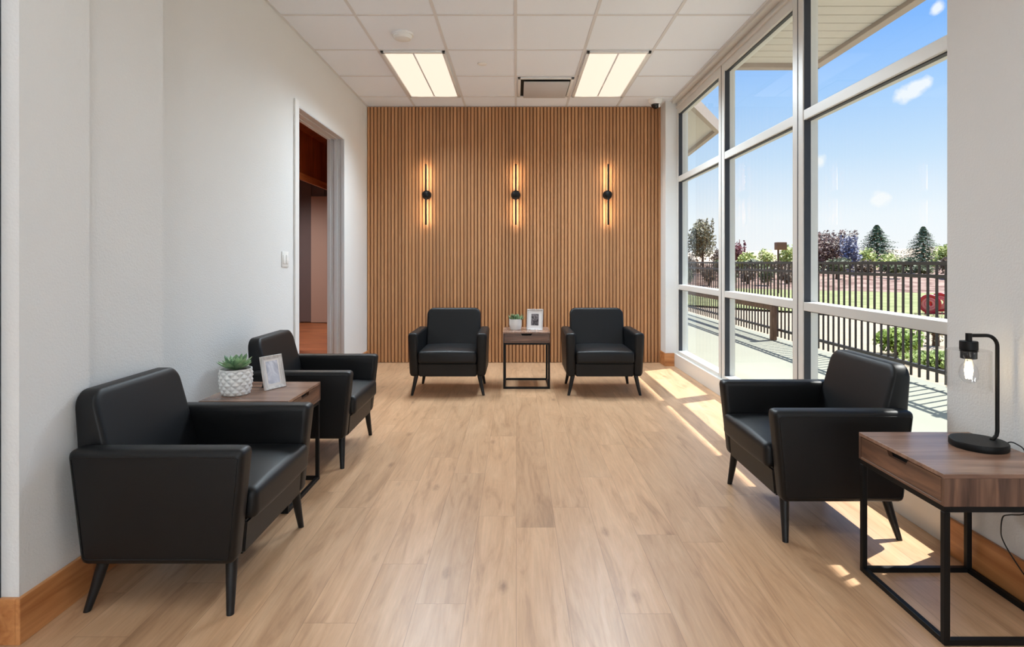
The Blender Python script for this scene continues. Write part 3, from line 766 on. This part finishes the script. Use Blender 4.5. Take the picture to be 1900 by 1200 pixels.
# hallway light
ceiling_panel('hallway_light', 'ceiling light in the hallway beyond the doorway', -2.5, 6.8, emit('hall_glow', (1,.62,.36,1), 2.6), None, .3, .9, 150, (1,.8,.62))
ceiling_panel('hallway_light', 'ceiling light deeper in the hallway', -4.2, 9.6, emit('hall_glow_2', (1,.72,.56,1), 2.0), None, .5, .9, 200, (1,.88,.8))

# ------------------------------------------------------------------ outside: ground
def sheet(name, x0, x1, y0, y1, z, mat, label, nx=1, ny=1, fn=None, kind='structure'):
    bm = bmesh.new(); V = {}
    for i in range(nx+1):
        for j in range(ny+1):
            x = x0+(x1-x0)*i/nx; y = y0+(y1-y0)*j/ny; V[i,j] = bm.verts.new((x, y, z+(fn(x,y) if fn else 0)))
    for i in range(nx):
        for j in range(ny): bm.faces.new((V[i,j],V[i+1,j],V[i+1,j+1],V[i,j+1]))
    o = link_obj(name, bm, mat, None, 60); o['kind'] = kind; o['label'] = label; return o
from mathutils import noise as mn
GX = -.02
struct('walkway', box(2.0, 4.16, -12, 60, -.3, GX+.02), M['concrete'], 'pale concrete walkway outside the windows')
sheet('gravel_bed', 4.16, 60, -12, 60, GX-.03, M['gravel'], 'tan gravel bed beyond the fence', 60, 80, lambda x,y: .02*mn.noise(Vector((x,y,0))*1.3))
def strip(name, near, far, z0, z1, mat, label, nu, nv, amp, fr):
    bm = bmesh.new(); V = {}
    for a in range(nu+1):
        u = a/nu
        for b_ in range(nv+1):
            v = b_/nv; n0 = Vector(near[0]).lerp(Vector(near[1]), u); f0 = Vector(far[0]).lerp(Vector(far[1]), u); p = n0.lerp(f0, v)
            e = min(1, v*8)
            V[a,b_] = bm.verts.new((p.x, p.y, z0+(z1-z0)*min(1, v*3.2)+e*amp*mn.noise(Vector((p.x,p.y,2))*fr)))
    for a in range(nu):
        for b_ in range(nv): bm.faces.new((V[a,b_],V[a+1,b_],V[a+1,b_+1],V[a,b_+1]))
    o = link_obj(name, bm, mat, None, 60); o['kind'] = 'structure'; o['label'] = label
strip('lawn', ((4.5,16.6),(22,-3)), ((7.5,27.5),(44,5)), .0, .01, M['lawn'], 'strip of green lawn', 30, 20, .02, .5)
strip('rock_bank', ((7.3,27.2),(44,4.6)), ((10,90),(110,60)), -.02, .78, M['bank'], 'reddish rocky bank behind the lawn', 160, 120, .22, 1.1)
sheet('far_field', 9, 400, 60, 420, .55, M['hill'], 'dry open field', 8, 8)
def hill(name, px, Y, w, h, label):
    bm = bmesh.new(); n = 40; X = (px-958)/FPX*Y; rows = []
    for j in range(9):
        v = j/8; row = []
        for i in range(n+1):
            u = i/n*2-1; z = h*max(0,(1-u*u))**.8*math.sin(PI*v)*(1+.18*mn.noise(Vector((u*3, v, px))))
            row.append(bm.verts.new((X+u*w, Y-w*.25+v*w*.5, z)))
        rows.append(row)
    for a, b in zip(rows, rows[1:]):
        for i in range(n): bm.faces.new((a[i],a[i+1],b[i+1],b[i]))
    o = link_obj(name, bm, M['hill'], None, 60); o['kind'] = 'structure'; o['label'] = label
hill('hill', 1690, 300, 62, 8.6, 'low tan hill behind the two firs'); hill('hill', 1440, 320, 90, 7.6, 'low tan hill on the left horizon')

# ------------------------------------------------------------------ fence
XF = 4.04
f = thing('metal_fence', 'black metal picket fence along the far side of the walkway', 'fence', (XF, 9.5, 0))
def rail(z0, z1): link_obj('rail', box(-.019, .019, -7.3, 9.3, z0, z1, .003, 1), M['fence'], f, 30)
rail(1.175, 1.21); rail(1.05, 1.085); rail(.145, .18)
pk = None
ys = [2.4+.12*i for i in range(0, 96)] + [13.92+.16*i for i in range(0)]
for y in ys:
    if pk is None: pk = link_obj('picket', box(-.009, .009, -.009, .009, .05, 1.176), M['fence'], f, 0)
    else: q = pk.copy(); COL.objects.link(q); pk2 = q; q.parent = f; pk = pk
    (pk if y == ys[0] else q).location = (0, y-9.5, 0)
for y in (2.32, 4.85, 16.4, 18.7):
    link_obj('fence_post', box(-.032, .032, y-9.5-.032, y-9.5+.032, 0, 1.24, .004, 1), M['fence'], f, 30)
b = link_obj('bollard', box(3.93, 4.005, 8.82, 8.92, 0, .66, .01, 2), M['bollard']); tag(b, 'short brown wooden post standing against the fence', 'post')
o = link_obj('wooden_rail', box(3.95, 4.0, 8.93, 14.4, .46, .60, .006), M['bollard']); tag(o, 'brown horizontal board running along the fence from short post', 'rail')

# ------------------------------------------------------------------ roof overhangs outside
bm = bmesh.new(); add_box(bm, 1.99, 2.9, -2, 5.55, 3.10, 3.16)
i = 0; y = -1.9
while y < 5.4:
    add_box(bm, 2.02, 2.82, y, y+.135, 3.092, 3.101, .002, 1); y += .15
so = struct('roof_overhang', bm, M['soffit'], 'boarded roof overhang above the windows outside')
bm = bmesh.new(); add_box(bm, 2.82, 2.90, -2, 5.55, 3.055, 3.30, .004); add_box(bm, 1.99, 2.90, 5.47, 5.55, 3.055, 3.30, .004)
struct('fascia', bm, M['fascia'], parent=so)
struct('sun_block_eave', box(1.99, 3.82, -4, 7.9, 4.2, 4.4, .01), M['soffit'], 'unseen eave added to block the high sun')  # added out of view to trim the sun patches on the floor
bm = bmesh.new(); add_prism(bm, [(2.02,7.45),(3.48,9.95),(3.62,12.2),(1.6,12.2),(1.6,7.45)], 2, 3.52, 3.56)
o = struct('roof_canopy', bm, M['soffit'], 'pointed roof overhang past the far window')
bm = bmesh.new()
def fasc(p, q):
    p, q = Vector(p), Vector(q); d = (q-p).normalized(); n = Vector((-d.y, d.x))*.04
    A = [p-n, q-n, q+n, p+n]; add_prism(bm, [(a.x,a.y) for a in A], 2, 3.45, 3.64)
fasc((2.02,7.45),(3.48,9.95)); fasc((3.48,9.95),(3.62,12.2))
struct('fascia', bm, M['fascia'], parent=o)
struct('wall_outside', box(1.55, 1.985, DB+.15, 12.2, 0, 3.5), M['ext'])

# ------------------------------------------------------------------ plants outside
def at(px, Y): return (px-958)/FPX*Y
def cloud(bm, c, r, n, sz, rnd, shell=.55):
    for _ in range(n):
        d = Vector((rnd.gauss(0,1), rnd.gauss(0,1), rnd.gauss(0,1))).normalized()*(shell+(1-shell)*rnd.random())
        p = Vector((c[0]+d.x*r[0], c[1]+d.y*r[1], c[2]+d.z*r[2]))
        u = Vector((rnd.gauss(0,1), rnd.gauss(0,1), rnd.gauss(0,1))).normalized(); w = u.orthogonal().normalized(); s = sz*rnd.uniform(.6,1.3)
        bm.faces.new([bm.verts.new(p+u*s), bm.verts.new(p+w*s*.6), bm.verts.new(p-u*s*.6), bm.verts.new(p-w*s*.6)])
def broad_tree(label, px, Y, top, w, mat, cat='tree', name='leafy_tree', spiky=0, trunk=True, seed=1, z0=.4, n=900, sz=.11, group=None):
    rnd = random.Random(seed); X = at(px, Y)
    t = thing(name, label, cat, (X, Y, z0), 0, group); h = top-z0
    bm = bmesh.new(); lo = .25*h if trunk else .02*h
    for k in range(9):
        a = rnd.uniform(0, 2*PI); rr = w*.30*rnd.random()
        zc = lo+(h-lo)*rnd.uniform(.25,.78)
        cloud(bm, (rr*math.cos(a), rr*math.sin(a), zc), (w*.27, w*.27, (h-lo)*.25), n//9, sz, rnd)
    cloud(bm, (0,0,lo+(h-lo)*.48), (w*.46, w*.46, (h-lo)*.46), n//2, sz, rnd, .4)
    for k in range(spiky):
        a = rnd.uniform(0, 2*PI); rr = w*.45*rnd.random(); hh = (h-lo)*rnd.uniform(.28,.5)*(1.2-rr/w)
        cloud(bm, (rr*math.cos(a), rr*math.sin(a), h-hh*.55), (w*.05, w*.05, hh*.6), 50, sz*.8, rnd)
    link_obj('foliage', bm, mat, t, 0)
    bm = bmesh.new(); add_tube(bm, [(0,0,-.3),(.03*h,0,h*.3),(0,.02*h,h*.62)], .045*h**.5+.03, 8, r1=.02)
    for k in range(6):
        a = 2*PI*k/6; add_tube(bm, [(0,0,h*.3), (w*.25*math.cos(a), w*.25*math.sin(a), h*(.5+.06*(k%3)))], .03, 6, r1=.01)
    link_obj('trunk', bm, M['bark'], t, 60)
def conifer(label, px, Y, top, w, mat, seed=1, z0=.4, group=None):
    rnd = random.Random(seed); X = at(px, Y); h = top-z0
    t = thing('fir_tree', label, 'tree', (X, Y, z0), 0, group); bm = bmesh.new()
    lv = 28
    for k in range(lv):
        u = k/(lv-1); z = h*(.08+.92*u); r = w*.62*(1-u)**.9*(1+.14*(k%2))+.04
        nb = int(9+14*(1-u))
        for i in range(nb):
            a = 2*PI*i/nb+rnd.uniform(-.25,.25); rl = r*rnd.uniform(.7,1.12); dr = -.12*rl-.02
            tip = Vector((rl*math.cos(a), rl*math.sin(a), z+dr+.10*rl*rnd.random())); base = Vector((.02*math.cos(a), .02*math.sin(a), z+.05))
            s = Vector((-math.sin(a), math.cos(a), 0))
            for q in range(5):
                p = base.lerp(tip, .25+.19*q); sz = .15*(1.25-q*.17)*(.6+.5*h/4)
                for sg in (-1, 1):
                    e = p+s*sg*sz+(tip-base).normalized()*sz*.7+Vector((0,0,rnd.uniform(-.05,.03)))
                    bm.faces.new([bm.verts.new(p), bm.verts.new(p+Vector((0,0,.03))+s*sg*sz*.4), bm.verts.new(e), bm.verts.new(p+(tip-base).normalized()*sz*.8)])
            bm.faces.new([bm.verts.new(base+s*.02), bm.verts.new(base-s*.02), bm.verts.new(tip-s*.004), bm.verts.new(tip+s*.004)])
    link_obj('foliage', bm, mat, t, 0)
    link_obj('trunk', tube([(0,0,-.3),(0,0,h*.97)], .09, 8, r1=.01), M['bark'], t, 60)
FIR = leaf_mat('fir_green', srgb(58,88,62), srgb(98,132,92), 3)
FIR2 = leaf_mat('fir_grey_green', srgb(76,102,74), srgb(122,144,104), 3)
PINE = leaf_mat('thin_pine', srgb(96,92,62), srgb(140,132,92), 3)
PLUM = leaf_mat('plum_leaves', srgb(74,46,40), srgb(122,84,72), 1.5)
BLUE = leaf_mat('blue_leaves', srgb(104,106,132), srgb(148,150,172), 2)
MAROON = leaf_mat('maroon_leaves', srgb(104,42,54), srgb(158,84,92), 2)
YG = leaf_mat('yellow_green', srgb(142,158,62), srgb(206,212,120), 2)
DG = leaf_mat('hedge_green', srgb(64,76,44), srgb(120,128,76), .8)
BR = leaf_mat('hedge_brown', srgb(86,66,50), srgb(134,110,80), .8)
conifer('dark green fir tree beyond the fence, left of the pair', 1627, 41, 3.8, 3.7, FIR, 2)
conifer('grey-green fir tree nearest the right wall', 1713, 46, 4.0, 3.4, FIR2, 5)
broad_tree('large brownish purple tree beside the window mullion', 1541, 38, 3.30, 3.6, PLUM, spiky=26, trunk=False, seed=4, n=2600)
broad_tree('narrow bluish tree right of the purple tree', 1577, 34.4, 2.8, 1.3, BLUE, spiky=8, trunk=False, seed=6, n=900)
broad_tree('yellow-green tree at the right wall edge', 1756, 37, 2.5, 1.9, YG, trunk=False, seed=7, n=1100)
broad_tree('tall thin olive tree seen in the far window bay', 1301, 36, 3.95, 2.0, PINE, trunk=True, seed=8, n=1300, spiky=6)
broad_tree('dark red bush seen in the middle window bay', 1366, 36, 2.55, 1.3, MAROON, 'bush', 'leafy_bush', trunk=False, seed=9, n=700, spiky=4)
k = 10
for px_, Y, top, w, mt, lb in ((1388,34.2,2.0,1.5,YG,'yellow-green bush right of the dark red bush'), (1423,42.5,2.3,1.4,YG,'rounded yellow-green bush left of the boxed post'),
      (1462,36.5,2.3,1.3,YG,'yellow-green bush touching the window mullion'), (1336,39.5,2.2,1.6,BR,'brown bush behind the second mullion'), (1272,31.5,1.7,1.3,BR,'brown bush low in the far window bay'),
      (1604,36,2.1,1.7,YG,'yellow-green bush at the foot of the left fir'), (1650,36,1.9,1.6,YG,'pale bush between the two firs'), (1690,34,1.5,1.5,DG,'dark green bush at the foot of the right fir')):
    broad_tree(lb, px_, Y, top, w, mt, 'bush', 'leafy_bush', trunk=False, seed=k, n=700, z0=.3); k += 1
for q, (px_, Y) in enumerate(((1285,33),(1345,31.5),(1398,33),(1448,31),(1500,32.5),(1552,30.5),(1606,32),(1660,30),(1714,31.5),(1764,29.5))):
    broad_tree('low dark shrub in the row on the rocky bank', px_, Y, 1.15+.12*((q*7)%4), 1.35, DG if q % 3 else BR, 'bush', 'hedge_shrub', trunk=False, seed=k, n=700, z0=.5, sz=.09, group='shrubs along the rocky bank'); k += 1
for q, (px_, Y) in enumerate(((1352,27.6),(1388,28.6),(1424,27.2),(1460,28.2),(1274,28.8),(1316,28.0))):
    broad_tree('squat shrub at the front edge of the rocky bank', px_, Y, .86+.1*(q%3), .9, BR if q % 2 else DG, 'bush', 'hedge_shrub', trunk=False, seed=k, n=420, z0=.12, sz=.08, group='squat shrubs at the bank edge'); k += 1
broad_tree('small bright green bush just beyond the fence', 1664, 7.75, .34, .62, leaf_mat('bright_bush', srgb(120,150,52), srgb(176,198,88), 6), 'bush', 'leafy_bush', trunk=False, seed=50, n=1500, sz=.035, z0=-.05)
broad_tree('sparse twiggy bush beyond the fence at the right wall', 1735, 8.6, .5, .8, leaf_mat('twiggy', srgb(120,104,70), srgb(170,160,110), 6), 'bush', 'leafy_bush', trunk=False, seed=51, n=260, sz=.03, z0=-.05)
broad_tree('low green bush past the fence beside the armchair back', 1742, 6.9, .14, .8, leaf_mat('low_bush', srgb(130,154,70), srgb(180,196,104), 6), 'bush', 'leafy_bush', trunk=False, seed=52, n=700, sz=.035, z0=-.05)
# boxed post and hose reel
t = thing('garden_post', 'slim dark post topped by a brown box beyond the fence', 'post', (at(1444,22), 22, -.02))
link_obj('pole', box(-.03, .03, -.03, .03, 0, 1.7, .008), M['bark'], t)
link_obj('box', box(-.10, .28, -.13, .13, 1.69, 1.98, .02), plain('brown_box', srgb(120,78,58), .7), t)
t = thing('hose_reel', 'red coiled hose reel on the grass near the right wall', 'hose reel', (at(1735,13.4), 13.4, 0), math.radians(-36))
for s, (dx, dz) in enumerate(((-.10, .23), (.10, .27))):
    bm = bmesh.new(); add_tube(bm, arc((dx, -.06+.12*s, dz), .19, 0, 2*PI, 32)[:-1], .035, 10, closed=True)
    link_obj('rim', bm, M['red'], t, 60)
    bm = bmesh.new()
    for rr in (.13, .08): add_tube(bm, arc((dx, -.06+.12*s, dz), rr, 0, 2*PI, 24)[:-1], .026, 8, closed=True)
    link_obj('hose', bm, M['pink'], t, 60)
link_obj('foot', box(-.2, .2, -.12, .12, -.02, .03, .01), M['red'], t)
